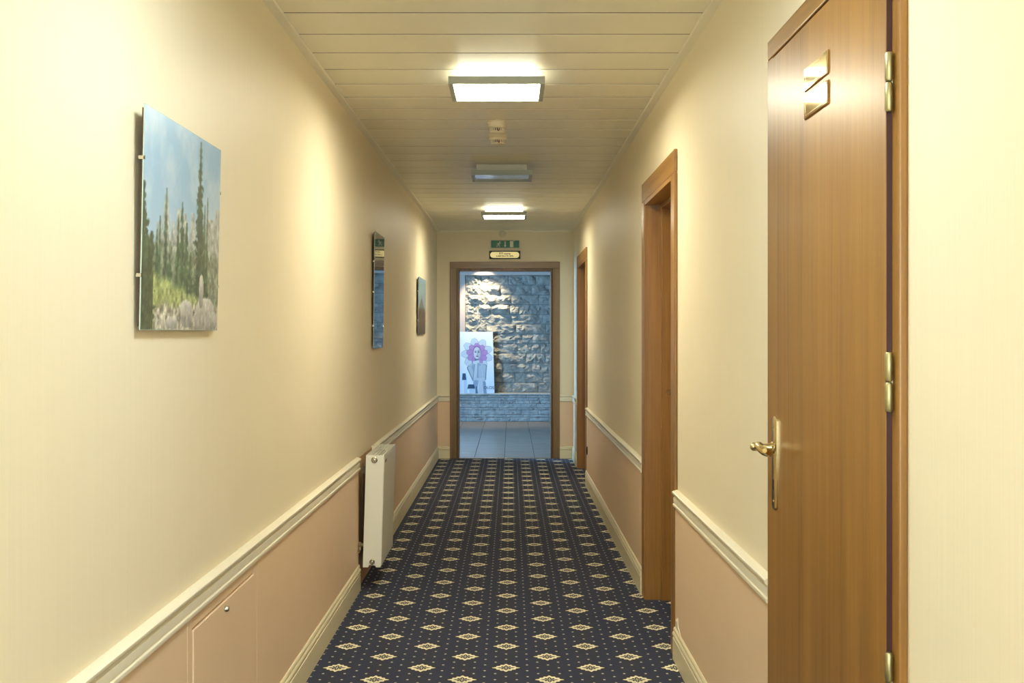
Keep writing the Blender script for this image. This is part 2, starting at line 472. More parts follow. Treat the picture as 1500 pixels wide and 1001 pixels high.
def recessed_door(name, d, label):
    root = empty(name, R((d['c0'] + d['c1']) / 2, 0.0, 0)); struct(root, label)
    casing_set(root, d, R, 0.015, M_WOOD, M_WOODY)
    j = 0.022
    for a, b in ((d['o0'], d['o0'] + j), (d['o1'] - j, d['o1'])):
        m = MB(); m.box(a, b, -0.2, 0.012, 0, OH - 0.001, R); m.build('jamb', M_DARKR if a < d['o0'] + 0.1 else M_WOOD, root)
    m = MB(); m.box(d['o0'] + j, d['o1'] - j, -0.2, 0.012, OH - j, OH - 0.001, R); m.build('jamb', M_WOODY, root)
    for a, b in ((d['o0'] + j, d['o0'] + j + 0.022), (d['o1'] - j - 0.022, d['o1'] - j)):
        m = MB(); m.box(a, b, -0.14, -0.07, 0, OH - j, R); m.build('door_stop', M_WOOD, root, 0.003, 2)
    m = MB(); m.box(d['o0'] + j + 0.022, d['o1'] - j - 0.022, -0.14, -0.07, OH - j - 0.022, OH - j, R); m.build('door_stop', M_WOODY, root, 0.003, 2)
    m = MB(); m.box(d['o0'] + j + 0.002, d['o1'] - j - 0.002, -0.182, -0.141, 0.006, OH - j - 0.003, R)
    lf = m.build('door_leaf', M_WOOD, root, 0.002, 2)
    # lever handle on the leaf
    hu = d['o1'] - 0.11
    m = MB(); m.box(hu - 0.02, hu + 0.02, -0.141, -0.135, 0.93, 1.16, R)
    m.tube([R(hu, -0.136, 1.08), R(hu, -0.095, 1.08), R(hu - 0.02, -0.09, 1.08), R(hu - 0.12, -0.09, 1.075)], [0.009, 0.009, 0.010, 0.007])
    m.build('lever_handle', M_BRASS, lf, smooth=True)
    return root
recessed_door('door_2', D2, 'brown wood veneer door set deep in its frame, halfway down the right wall')
recessed_door('door_3', D3, 'narrow-looking brown wood door frame at the far end of the right wall')

# the near door on the right, its leaf lying over the frame
d1 = empty('door_1', R(2.44, 0.0, 0)); struct(d1, 'large closed brown veneer door nearest on the right with two small plates')
casing_set(d1, D1, R, 0.017, M_WOOD, M_WOODY, 2.161, hw=0.052)
MB().box(D1['c0'] + 0.07, D1['c1'] - 0.09, 0.0, 0.008, 2.02, 2.122, R).build('head_gap_shade', M_DARK, d1)  # near-black strip stands in for the shade in the gap above the leaf
for a, b in ((D1['o0'], D1['o0'] + 0.03), (D1['o1'] - 0.03, D1['o1'])):
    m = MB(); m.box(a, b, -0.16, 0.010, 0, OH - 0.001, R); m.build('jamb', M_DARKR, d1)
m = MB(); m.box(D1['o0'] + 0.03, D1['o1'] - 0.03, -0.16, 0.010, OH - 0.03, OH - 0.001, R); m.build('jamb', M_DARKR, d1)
m = MB(); m.box(1.9895, 2.887, 0.0175, 0.0275, 0.008, 2.0915, R)
leaf = m.build('door_leaf', M_WOOD, d1, 0.0012, 2)
m = MB(); m.box(1.987, 1.9892, 0.0172, 0.0268, 0.008, 2.0905, R); eb = m.build('edge_band', M_MAROON, leaf); eb['label'] = 'dark maroon edge strip'
m = MB(); m.box(D1['o0'] + 0.034, D1['o1'] - 0.034, -0.025, 0.0174, 0.008, OH - 0.034, R); m.build('leaf_core', M_WOOD, leaf)
for z0, z1 in ((1.778, 1.886), (1.234, 1.342), (0.69, 0.798)):
    m = MB(); zc = (z0 + z1) / 2
    c = R(1.978, 0.0262, 0)
    for a, b in ((z0, zc - 0.001), (zc + 0.001, z1)):
        m.lathe((c[0], c[1], a), (0, 0, 1), [(0.005, 0), (0.0072, 0.003), (0.0072, b - a - 0.003), (0.005, b - a)], 16)
    m.box(1.978, 1.99, 0.0185, 0.0225, z0 + 0.004, z1 - 0.004, R)
    m.build('hinge', M_HINGE, d1, smooth=True)
# lever handle with its long plate
hc = 2.806
m = MB(); n = 14
vs = []; hw = 0.021; z0, z1 = 0.921, 1.163
out = []
for k in range(n + 1):
    w = math.pi * k / n; out.append((hc + hw * math.cos(w), z1 - hw * 0.55 + hw * 0.55 * math.sin(w)))
for k in range(n + 1):
    w = math.pi + math.pi * k / n; out.append((hc + hw * math.cos(w), z0 + hw * 0.55 + hw * 0.55 * math.sin(w)))
q = len(out)
sh = [(hc + (a - hc) * 0.80, 1.042 + (b - 1.042) * 0.972) for a, b in out]
m.add([R(a, 0.0275, b) for a, b in out] + [R(a, 0.0315, b) for a, b in out] + [R(a, 0.0345, b) for a, b in sh],
      [tuple(range(q))] + [(i, (i + 1) % q, q + (i + 1) % q, q + i) for i in range(q)]
      + [(q + i, q + (i + 1) % q, 2 * q + (i + 1) % q, 2 * q + i) for i in range(q)] + [tuple(range(3 * q - 1, 2 * q - 1, -1))])
pl = m.build('handle_plate', M_BRASS, leaf, smooth=True)
m = MB(); pts = []; rr = []
pts += [R(hc, 0.034, 1.083), R(hc, 0.045, 1.083), R(hc, 0.058, 1.083), R(hc + 0.001, 0.068, 1.083)]; rr += [0.0125, 0.0105, 0.0095, 0.0105]
for k in range(13):
    s = k / 12
    pts.append(R(hc - 0.008 - 0.105 * s, 0.074 + 0.010 * math.sin(s * 7.0) * (0.4 + s), 1.083 + 0.006 * math.sin(s * 6.3 + 0.6)))
    rr.append(0.0105 + 0.0018 * math.cos(s * 12) - 0.001 * s)
rr[-1] = 0.006
m.tube(pts, rr, 14); m.lathe(R(hc, 0.0335, 1.083), (-1, 0, 0), [(0.016, 0), (0.016, 0.004), (0.012, 0.008)], 20)
m.lathe(R(hc + 0.012, 0.074, 1.083), (-0.8, 0.6, 0), [(0.004, -0.004), (0.0105, 0.002), (0.0115, 0.010), (0.007, 0.016)], 14)
m.build('lever_handle', M_BRASS, leaf, smooth=True)
m = MB(); m.lathe(R(hc, 0.0335, 0.995), (-1, 0, 0), [(0.005, 0), (0.005, 0.0016)], 14); m.box(hc - 0.0025, hc + 0.0025, 0.0335, 0.0352, 0.974, 0.995, R)
m.build('keyhole', M_DARK, leaf)
m = MB()
for z in (1.138, 0.945): m.lathe(R(hc, 0.034, z), (-1, 0, 0), [(0.004, 0), (0.004, 0.001), (0.002, 0.0018)], 10)
m.build('plate_screws', M_BRASS, leaf)

def door_plate(z0, z1, label):
    root = empty('door_sign', R(2.435, 0.0275, z0)); tag(root, label, 'sign', 'little plates on the near door')
    m = MB(); m.box(2.343, 2.527, 0.0277, 0.0305, z0, z1, R); m.build('backing', plain('sign_edge', rgb(150, 108, 52), 0.35), root, 0.001, 1)
    m = MB(); m.box(2.345, 2.525, 0.0305, 0.0318, z0 + 0.0015, z1 - 0.0015, R); m.build('face', M_PLATE, root, 0.0008, 2)
    m = MB()
    for a, b, c, d in ((2.356, 2.514, z0 + 0.008, z0 + 0.0088), (2.356, 2.514, z1 - 0.0088, z1 - 0.008), (2.356, 2.3568, z0 + 0.008, z1 - 0.008), (2.5132, 2.514, z0 + 0.008, z1 - 0.008)):
        m.box(a, b, 0.0318, 0.0322, c, d, R)
    m.build('border_line', M_BRASS, root)
door_plate(1.934, 1.9865, 'upper of two shiny brass plates on the near brown door')
door_plate(1.869, 1.9215, 'lower of two shiny brass plates on the near brown door')

# the open doorway in the end wall: a frame without a leaf
d4 = empty('door_4', E(-0.06, 0, 0)); struct(d4, 'dark brown doorway frame standing open at the end of the corridor')
for a, b in ((EC0, EX0 - 0.02), (EX1 + 0.02, EC1)):
    m = MB(); m.box(a, b, 0, 0.018, 0, CH - 0.075, E); m.build('casing', M_DARKW, d4, 0.003, 2)
m = MB(); m.box(EC0, EC1, 0, 0.018, CH - 0.075, CH, E); m.build('casing', M_DARKX, d4, 0.003, 2)
for a, b in ((EX0 - 0.0195, EX0 + 0.004), (EX1 - 0.004, EX1 + 0.0195)):
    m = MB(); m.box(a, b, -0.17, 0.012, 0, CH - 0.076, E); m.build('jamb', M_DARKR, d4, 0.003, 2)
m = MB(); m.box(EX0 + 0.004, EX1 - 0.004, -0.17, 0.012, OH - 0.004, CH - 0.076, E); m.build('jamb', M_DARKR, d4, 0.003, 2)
m = MB(); m.box(EX0 + 0.004, EX1 - 0.004, -0.05, 0.01, 0, 0.006, E); m.build('threshold', M_CHROME, d4, 0.002, 2)

# ------------------------------------------------------------------ the stone room beyond
YS = 17.22
room_floor = MB().box(-3.0, 3.0, YE + 0.022, YS + 0.2, -0.06, -0.004).build('floor_beyond', plain('tile_grout', rgb(70, 66, 62), 0.9)); struct(room_floor)
tm = NT('floor_tile'); oi = tm.n('ShaderNodeObjectInfo'); co = tm.coord((1, 1, 1)); nz = tm.noise(co, 5, 4)
tcol = tm.mix(nz, rgb(116, 104, 92), rgb(142, 128, 114))
tm.set(Base_Color=tm.mix(tm.math('MULTIPLY', oi.outputs['Random'], 0.5), tcol, rgb(120, 106, 92)), Roughness=0.32)
TW, TL = 0.333, 0.62
x00 = -0.067
tile_mesh = {}
for i in range(-8, 9):
    y = YE + 0.03 - (0.30 if i % 2 else 0.0)
    while y < YS - 0.25:
        a, b = max(y, YE + 0.03), min(y + TL, YS - 0.22)
        ln = round(b - a, 3); y += TL
        if ln < 0.02: continue
        if ln not in tile_mesh:
            tile_mesh[ln] = MB().box(-TW / 2 + 0.0025, TW / 2 - 0.0025, -ln / 2 + 0.0025, ln / 2 - 0.0025, -0.010, 0.0).build('tile', tm.m, room_floor, 0.0015, 1)
            o = tile_mesh[ln]
        else:
            o = tile_mesh[ln].copy(); COL.objects.link(o); o.parent = room_floor
        o.location = (x00 + TW * (i + 0.5), (a + b) / 2, 0)

wb_ = MB().box(-3.0, 3.0, YS + 0.008, YS + 0.2, 0, 2.9).build('wall_back', M_JOINT); struct(wb_, 'split faced stone wall seen through the far doorway')
MB().box(-3.0, -0.715, YS - 0.03, YS + 0.007, 0.44, 2.29).build('pilaster', M_PLASTER, wb_, 0.004, 2)
MB().box(-3.0, 3.0, YS - 0.10, YS + 0.007, 2.285, 2.42).build('cornice', M_PLASTER, wb_, 0.006, 2)
rs = random.Random(5)
def stone_mesh(name, w, h, depth, rough, nx, nz, mat, parent, x, y, z):
    """one split-faced block: its front is a broken surface"""
    bm_v = []; fs = []
    ph = [rs.uniform(0, 6.28) for _ in range(4)]
    for j in range(nz + 1):
        for i in range(nx + 1):
            u, v = i / nx, j / nz
            e = min(min(u, 1 - u) * w, min(v, 1 - v) * h) / (0.5 * h)
            bulge = min(1.0, e * 1.6)
            dd = depth * (0.45 + 0.55 * bulge) * (0.72 + 0.28 * math.sin(3.0 * u * w / 0.2 + ph[0] + 2.5 * v)) * (0.75 + 0.25 * math.sin(4 * v + ph[1] + 3 * u))
            dd += rs.uniform(-rough, rough) * (0.3 + 0.7 * bulge)
            du = rs.uniform(-0.35, 0.35) / nx if 0 < i < nx else 0
            dv = rs.uniform(-0.35, 0.35) / nz if 0 < j < nz else 0
            bm_v.append((x + (u + du) * w, y - max(dd, 0.002), z + (v + dv) * h))
    q = nx + 1
    for j in range(nz):
        for i in range(nx):
            a = j * q + i
            if rs.random() < 0.5: fs += [(a, a + 1, a + q + 1), (a, a + q + 1, a + q)]
            else: fs += [(a, a + 1, a + q), (a + 1, a + q + 1, a + q)]
    n0 = len(bm_v)
    ring = [i for i in range(nx + 1)] + [j * q + nx for j in range(1, nz + 1)] + [nz * q + i for i in range(nx - 1, -1, -1)] + [j * q for j in range(nz - 1, 0, -1)]
    for r in ring: vx = bm_v[r]; bm_v.append((vx[0], y, vx[2]))
    k = len(ring)
    fs += [(ring[i], n0 + i, n0 + (i + 1) % k, ring[(i + 1) % k]) for i in range(k)]
    mb = MB(); mb.add(bm_v, fs)
    return mb.build(name, mat, parent, org=None)
ch = (2.285 - 0.44) / 12
for r in range(12):
    x = -0.71 - (0.0 if r % 2 else rs.uniform(0.05, 0.2)) ; x = -0.71
    firstw = rs.uniform(0.18, 0.4)
    while x < 1.5:
        w = firstw if x == -0.71 else rs.uniform(0.30, 0.52)
        stone_mesh('stone', w - 0.005, ch - 0.005, rs.uniform(0.035, 0.085), 0.018, 10, 5, M_STONE, wb_, x + 0.0015, YS + 0.007, 0.44 + ch * r + 0.0025)
        x += w
ledge = empty('stone_ledge', (0, 16.97, 0)); tag(ledge, 'low ledge of thin stacked stones under the stone wall beyond the doorway', 'ledge')
MB().box(-1.6, 1.6, 16.99, YS + 0.005, 0, 0.415).build('core', M_JOINT, ledge)
MB().box(-1.6, 1.6, 16.935, YS + 0.005, 0.4151, 0.437).build('capping', M_STONE2, ledge, 0.004, 2)
z = 0.0
hs = [0.062, 0.045, 0.07, 0.038, 0.06, 0.05, 0.048, 0.04]
sc = 0.413 / sum(hs)
for hh in hs:
    hh *= sc; x = -1.6 + rs.uniform(-0.15, 0)
    x = -1.6
    while x < 1.55:
        w = rs.uniform(0.14, 0.42); w = min(w, 1.6 - x)
        stone_mesh('stone', w - 0.004, hh - 0.004, rs.uniform(0.010, 0.042), 0.011, 7, 3, M_STONE2, ledge, x + 0.002, 16.985, z + 0.002)
        x += w
    z += hh
# enclosing walls, with the window that lets the daylight in
MB().box(3.0, 3.1, YE, YS + 0.2, 0, 2.9).build('wall_east', M_PLASTER)['kind'] = 'structure'
m = MB(); m.box(-3.1, -3.0, YE, 12.28, 0, 2.9); m.box(-3.1, -3.0, 13.66, YS + 0.2, 0, 2.9); m.box(-3.1, -3.0, 12.28, 13.66, 0, 0.55); m.box(-3.1, -3.0, 12.28, 13.66, 2.35, 2.9)
struct(m.build('wall_west', M_PLASTER))
m = MB(); m.box(-3.1, -0.93, YE + 0.02, YE + 0.16, 0, 2.9); m.box(0.9, 3.1, YE + 0.02, YE + 0.16, 0, 2.9); m.box(-0.93, 0.9, YE, YE + 0.16, 2.6, 2.9)
struct(m.build('wall_front', M_PLASTER))
struct(MB().box(-3.1, 3.1, YE, YS + 0.2, 2.62, 2.75).build('ceiling_beyond', M_PLASTER))
wn = empty('window_1', (-3.05, 12.97, 0.55)); struct(wn)
m = MB()
for a, b in ((12.28, 12.34), (12.94, 13.0), (13.6, 13.66)): m.box(-3.07, -3.02, a, b, 0.55, 2.35)
m.box(-3.07, -3.02, 12.34, 13.6, 0.55, 0.61); m.box(-3.07, -3.02, 12.34, 13.6, 2.29, 2.35)
m.build('window_frame', M_WHITE, wn)

# ------------------------------------------------------------------ painted prints (vertex colour grids)
def vnoise(rng, h, w, cell):
    gh, gw = int(h / cell) + 3, int(w / cell) + 3
    g = rng.random((gh, gw)); yy = np.arange(h) / cell; xx = np.arange(w) / cell
    y0 = yy.astype(int); x0 = xx.astype(int); fy = (yy - y0)[:, None]; fx = (xx - x0)[None, :]
    fy = fy * fy * (3 - 2 * fy); fx = fx * fx * (3 - 2 * fx)
    a = g[np.ix_(y0, x0)]; b = g[np.ix_(y0, x0 + 1)]; c = g[np.ix_(y0 + 1, x0)]; d = g[np.ix_(y0 + 1, x0 + 1)]
    return (a * (1 - fx) + b * fx) * (1 - fy) + (c * (1 - fx) + d * fx) * fy
def fbm(rng, h, w, cell, o=4):
    s = 0; a = 1; t = 0
    for _ in range(o): s = s + a * vnoise(rng, h, w, max(cell, 1.0)); t += a; a *= 0.55; cell /= 2
    return s / t
def C(r, g, b): return np.array([r, g, b]) / 255.0
def over(img, mask, col):
    mask = np.clip(mask, 0, 1)[..., None]; img[:] = img * (1 - mask) + (col if isinstance(col, np.ndarray) and col.ndim == 3 else np.array(col)) * mask
def sm(x, e): return np.clip(0.5 - x / e, 0, 1)

def paint_forest(w=170, h=136):
    rng = np.random.default_rng(3)
    V, U = np.mgrid[0:h, 0:w]; U = U / (w - 1); V = V / (h - 1)
    img = np.zeros((h, w, 3)); sky = C(150, 192, 222)[None, None] * (0.35 + 0.65 * V)[..., None] + C(216, 228, 232)[None, None] * (0.65 - 0.65 * V)[..., None]
    img[:] = sky
    n = fbm(rng, h, w, 26); over(img, (n - 0.45) * 2.2 * (V > 0.0), C(216, 228, 234))
    n1 = fbm(rng, h, w, 9); n2 = fbm(rng, h, w, 4); nv = fbm(rng, h, w, 5)
    # pale rock spires
    for cx, top, wd in ((0.17, 0.50, 0.05), (0.26, 0.63, 0.07), (0.35, 0.52, 0.06), (0.42, 0.60, 0.07), (0.50, 0.58, 0.06), (0.60, 0.60, 0.07), (0.86, 0.60, 0.17), (0.97, 0.66, 0.1)):
        hw = wd * (0.25 + 0.75 * np.clip((top - V) / 0.25, 0, 1)) + 0.02 * (n2 - 0.5)
        m_ = sm((np.abs(U - cx) - hw) * 40, 1.0) * (V < top)
        over(img, m_ * 0.95, C(186, 190, 182)[None, None] * (0.62 + 0.7 * n2)[..., None])
    over(img, sm((V - 0.40 - 0.12 * (n1 - 0.5)) * 20, 1.0) * 0.9, C(134, 146, 124)[None, None] * (0.5 + 1.0 * n2)[..., None])
    # conifers
    def tree(cx, top, wd, base, dark):
        k = np.clip((top - V) / (top - base), 0, 1)
        saw = 0.85 + 0.2 * np.sin(V * 150 + cx * 90 + 9 * n1) + 1.5 * (nv - 0.5) + 0.8 * (n2 - 0.5)
        hw = wd * (0.12 + 0.88 * k ** 0.8) * saw
        m_ = sm((np.abs(U - cx) - hw) * 60, 1.0) * (V < top) * (V > base)
        over(img, m_, np.array(dark)[None, None] * (0.6 + 0.9 * n2)[..., None])
    for cx, top, wd in ((0.16, 0.46, 0.035), (0.19, 0.53, 0.03), (0.31, 0.36, 0.05), (0.41, 0.56, 0.04), (0.46, 0.63, 0.055), (0.52, 0.54, 0.05), (0.58, 0.40, 0.05), (0.77, 0.66, 0.035), (0.81, 0.71, 0.03)):
        tree(cx, top, wd, 0.18, C(78, 104, 80))
    tree(0.26, 0.67, 0.035, 0.2, C(84, 104, 88)); tree(0.0, 0.66, 0.14, 0.0, C(66, 86, 64)); tree(0.10, 0.45, 0.09, 0.0, C(70, 86, 64))
    tree(0.695, 0.985, 0.075, 0.14, C(66, 90, 72)); tree(0.72, 0.62, 0.11, 0.14, C(70, 90, 72))
    # grass, boulders
    over(img, sm((V - 0.25 + 0.18 * (U - 0.2) - 0.06 * (n1 - 0.5)) * 25, 1.0) * (U > 0.13), C(170, 182, 120)[None, None] * (0.6 + 0.8 * n2)[..., None])
    over(img, sm((V - 0.12 - 0.07 * (n1 - 0.5)) * 25, 1.0) * (U > 0.14), C(206, 202, 184)[None, None] * (0.35 + 1.1 * n2)[..., None])
    for cx, cy, a, b, sk in ((0.80, 0.07, 0.15, 0.10, 0.3), (0.54, 0.08, 0.085, 0.07, -0.5), (0.74, 0.20, 0.035, 0.09, 0.0), (0.93, 0.05, 0.06, 0.05, 0), (0.35, 0.03, 0.07, 0.03, 0)):
        du = (U - cx - sk * 0.15 * (V - cy)) / a; dv = (V - cy) / b
        m_ = sm((np.abs(du) ** 2.6 + np.abs(dv) ** 2.6 - 1 + 0.3 * (n1 - 0.5)) * 6, 1.0)
        over(img, m_, C(222, 220, 210)[None, None] * (0.66 + 0.35 * n2 + 0.18 * np.clip(dv, -1, 1))[..., None])
    tree(0.03, 0.35, 0.15, -0.05, C(70, 86, 66))
    return np.clip(img, 0, 1)

def paint_peak(w=90, h=60):
    rng = np.random.default_rng(8)
    V, U = np.mgrid[0:h, 0:w]; U = U / (w - 1); V = V / (h - 1)
    n = fbm(rng, h, w, 14); n2 = fbm(rng, h, w, 5)
    img = np.zeros((h, w, 3)); img[:] = C(150, 182, 190) * np.ones((h, w, 1)); over(img, 0.7 * (1 - V), C(196, 200, 186))
    ridge = 0.66 - 0.55 * np.abs(U - 0.45) + 0.14 * (n - 0.5)
    over(img, sm((V - ridge) * 30, 1.0), C(120, 124, 120)[None, None] * (0.7 + 0.6 * n2)[..., None])
    over(img, sm((V - 0.44 - 0.12 * (n - 0.5)) * 12, 1.0), C(120, 98, 62)[None, None] * (0.65 + 0.6 * n2)[..., None])
    over(img, sm((V - 0.18 - 0.1 * (n - 0.5)) * 8, 1.0), C(96, 76, 44)[None, None] * (0.65 + 0.6 * n2)[..., None])
    return np.clip(img, 0, 1)

def paint_slate(w=60, h=90):
    rng = np.random.default_rng(12)
    n = fbm(rng, h, w, 18); n2 = fbm(rng, h, w, 6)
    img = np.zeros((h, w, 3)); img[:] = C(58, 70, 78)
    over(img, np.clip((n - 0.4) * 3, 0, 1), C(84, 100, 112)); over(img, np.clip((n2 - 0.55) * 3, 0, 0.6), C(44, 52, 56))
    return np.clip(img, 0, 1)

def paint_poster(w=150, h=270):
    rng = np.random.default_rng(4)
    Yp, Xp = np.mgrid[0:h, 0:w]
    x = Xp / (w - 1) * 0.54; y = Yp / (h - 1) * 0.96          # metres on the sheet, y up
    img = np.zeros((h, w, 3)); img[:] = C(232, 236, 240)
    over(img, np.clip(1 - y / 0.55, 0, 1) * 0.35, C(180, 206, 226)); over(img, np.clip((0.12 - x) / 0.12, 0, 1) * 0.25, C(190, 206, 226))
    cx, cy = 0.285, 0.615
    def petal(a, ln, wd, r0, col, al, edge=None):
        ca, sa = math.cos(a), math.sin(a); px = (x - cx) * ca + (y - cy) * sa; py = -(x - cx) * sa + (y - cy) * ca
        t = np.clip((px - r0) / ln, 0, 1); hw = wd * np.sin(np.pi * np.clip(t * 0.86 + 0.07, 0, 1)) ** 0.8
        d = np.maximum(np.abs(py) - hw, np.maximum(r0 - px, px - r0 - ln))
        over(img, sm(d, 0.008) * al, col)
        if edge is not None: over(img, sm(np.abs(np.abs(py) - hw) - 0.004, 0.004) * (px > r0) * (px < r0 + ln) * 0.7, edge); over(img, sm(np.abs(py) - 0.002, 0.004) * (px > r0) * (px < r0 + ln) * 0.4, edge)
    for k in range(9):
        a = math.radians(90 + 40 * k); petal(a + 0.2, 0.19, 0.062, 0.06, C(192, 204, 214), 0.75, C(150, 164, 182))
    for k in range(9):
        a = math.radians(90 + 40 * k); petal(a, 0.14, 0.050, 0.03, C(178, 146, 192), 0.85, C(160, 120, 178))
    # bare shoulders, arms folded up to the chin, raised knees
    skin = C(182, 194, 204); shade = C(116, 134, 154)
    def cap(x0, y0, x1, y1, r0, r1, col, al=1.0):
        dx, dy = x1 - x0, y1 - y0; t = np.clip(((x - x0) * dx + (y - y0) * dy) / (dx * dx + dy * dy), 0, 1)
        d = np.hypot(x - x0 - t * dx, y - y0 - t * dy) - (r0 + (r1 - r0) * t); over(img, sm(d, 0.006) * al, col)
    cap(0.275, 0.53, 0.285, 0.44, 0.030, 0.036, shade); cap(0.18, 0.405, 0.275, 0.455, 0.034, 0.030, skin); cap(0.375, 0.425, 0.285, 0.460, 0.034, 0.030, skin)
    cap(0.275, 0.39, 0.295, 0.26, 0.085, 0.062, C(160, 176, 192)); cap(0.335, 0.40, 0.325, 0.27, 0.034, 0.026, C(188, 199, 210), 0.8)
    cap(0.158, 0.395, 0.225, 0.215, 0.036, 0.027, shade); cap(0.165, 0.398, 0.231, 0.215, 0.029, 0.022, skin)
    cap(0.398, 0.42, 0.388, 0.225, 0.033, 0.026, shade); cap(0.392, 0.42, 0.380, 0.225, 0.027, 0.021, skin)
    cap(0.24, 0.23, 0.27, 0.46, 0.033, 0.022, shade); cap(0.243, 0.23, 0.270, 0.46, 0.027, 0.019, C(198, 206, 214)); cap(0.24, 0.478, 0.30, 0.497, 0.024, 0.019, C(204, 211, 218))
    cap(0.375, 0.222, 0.24, 0.212, 0.027, 0.025, C(192, 202, 212)); cap(0.375, 0.196, 0.24, 0.184, 0.004, 0.004, shade, 0.7)
    cap(0.255, 0.17, 0.225, -0.02, 0.040, 0.030, C(158, 174, 192)); cap(0.345, 0.185, 0.315, -0.02, 0.042, 0.034, C(194, 204, 214)); cap(0.385, 0.17, 0.395, -0.02, 0.022, 0.026, C(150, 166, 186))
    cap(0.262, 0.10, 0.262, -0.02, 0.012, 0.022, C(96, 130, 158))
    # head
    e = ((x - cx) / 0.064) ** 2 + ((y - 0.645) / 0.096) ** 2; over(img, sm((e - 1) * 0.06, 0.01), C(150, 122, 168))
    e = ((x - cx) / 0.055) ** 2 + ((y - 0.628) / 0.094) ** 2; over(img, sm((e - 1) * 0.05, 0.008), C(204, 208, 214))
    e = ((x - cx - 0.03) / 0.03) ** 2 + ((y - 0.61) / 0.08) ** 2; over(img, sm((e - 1) * 0.03, 0.02) * 0.4, C(150, 160, 176))
    for s in (-1, 1):
        over(img, sm((((x - cx - s * 0.024) / 0.015) ** 2 + ((y - 0.642) / 0.008) ** 2 - 1) * 0.01, 0.008), C(64, 72, 96))
        over(img, sm((((x - cx - s * 0.024) / 0.019) ** 2 + ((y - 0.662) / 0.004) ** 2 - 1) * 0.006, 0.008) * 0.8, C(96, 98, 116))
    over(img, sm((((x - cx - 0.004) / 0.007) ** 2 + ((y - 0.612) / 0.016) ** 2 - 1) * 0.01, 0.01) * 0.5, C(140, 150, 168))
    over(img, sm((((x - cx) / 0.020) ** 2 + ((y - 0.578) / 0.008) ** 2 - 1) * 0.01, 0.008), C(120, 84, 110))
    # two cosmetic bottles
    def rect(x0, x1, y0, y1, col): over(img, sm(np.maximum(np.maximum(x0 - x, x - x1), np.maximum(y0 - y, y - y1)), 0.005), col)
    rect(0.035, 0.115, -0.1, 0.21, C(196, 212, 224)); rect(0.045, 0.060, -0.1, 0.20, C(226, 232, 238))
    over(img, sm(np.maximum(np.abs(x - 0.075) - (0.034 - 0.1 * (y - 0.21)), np.maximum(0.21 - y, y - 0.31)), 0.005), C(46, 98, 126))
    rect(0.12, 0.245, -0.1, 0.075, C(190, 208, 222)); over(img, sm(np.maximum(np.abs(x - 0.18) - (0.06 - 0.25 * (y - 0.075)), np.maximum(0.075 - y, y - 0.14)), 0.005), C(50, 92, 120))
    rect(0.125, 0.15, 0.0, 0.06, C(222, 230, 236))
    return np.clip((img - 0.5) * 1.15 + 0.36, 0, 1)

def print_mesh(name, img, fn, mat, parent):
    """grid of coloured points; fn(u, v) gives the world point"""
    h, w, _ = img.shape
    off = Vector((0, 0, 0)); p = parent
    while p is not None: off += Vector(p.location); p = p.parent
    vs = [tuple(Vector(fn(i / (w - 1), j / (h - 1))) - off) for j in range(h) for i in range(w)]
    fs = [(j * w + i, j * w + i + 1, (j + 1) * w + i + 1, (j + 1) * w + i) for j in range(h - 1) for i in range(w - 1)]
    me = bpy.data.meshes.new(name); me.from_pydata(vs, [], fs)
    a = me.color_attributes.new('print', 'FLOAT_COLOR', 'POINT')
    c = np.ones((h * w, 4), dtype=np.float32); s = img.reshape(-1, 3)
    c[:, :3] = np.where(s <= 0.04045, s / 12.92, ((s + 0.055) / 1.055) ** 2.4)
    a.data.foreach_set('color', c.ravel())
    me.materials.append(mat)
    o = bpy.data.objects.new(name, me); COL.objects.link(o); o.parent = parent
    return o

# ------------------------------------------------------------------ frameless pictures on the left wall
def picture(u0, u1, z0, z1, lean, img, mat, label, clips):
    root = empty('picture', L((u0 + u1) / 2, 0, z0)); tag(root, label, 'picture')
    def P(u, d, z): return L(u, d + lean * (z - z0) / (z1 - z0), z)
    m = MB(); m.box(u0 + 0.008, u1 - 0.008, 0.0065, 0.0125, z0 + 0.008, z1 - 0.008, P); b = m.build('backing_board', M_BOARD, root); b['label'] = 'thin brown backing board'
    m = MB(); m.box(u0, u1, 0.0127, 0.0150, z0, z1, P); gl = m.build('glass', M_GLASS, root)
    print_mesh('print', img, lambda a, v: P(u0 + 0.0012 + (u1 - u0 - 0.0024) * a, 0.0153, z0 + 0.0012 + (z1 - z0 - 0.0024) * v), mat, gl)
    for u, z in clips:
        e = u0 if u == 0 else (u1 if u == 1 else None)
        m = MB()
        if e is not None:
            sgn = 1 if u == 0 else -1
            m.box(e - 0.0022 * sgn, e + 0.004 * sgn, 0.0156, 0.0166, z - 0.004, z + 0.004, P); m.box(e - 0.0022 * sgn, e - 0.0008 * sgn, 0.004, 0.0166, z - 0.004, z + 0.004, P)
        else:
            m.box(u - 0.007, u + 0.007, 0.0156, 0.0172, z - 0.006, z + 0.004, P); m.box(u - 0.007, u + 0.007, 0.002, 0.0172, z + 0.0012, z + 0.004, P)
        m.build('clip', M_CHROME, root)
M_P1 = vcol('forest_print', 0.35, 0.55, 1.5); M_P2 = vcol('dark_print', 0.05, 1.0, 1.9, 0.01); M_P3 = vcol('peak_print', 0.35, 0.35, 1.5)
picture(2.41, 3.037, 1.384, 1.885, 0.011, paint_forest(), M_P1, 'large unframed photograph of tall conifers and pale boulders under blue sky', [(0, 1.765), (0, 1.505), (1, 1.765), (1, 1.505)])
picture(6.44, 6.905, 1.285, 1.98, 0.008, paint_slate(), M_P2, 'tall dark glazed picture mirroring the green exit sign, middle of the left wall', [(0, 1.80), (0, 1.62), (0, 1.42), (1, 1.80), (1, 1.42)])
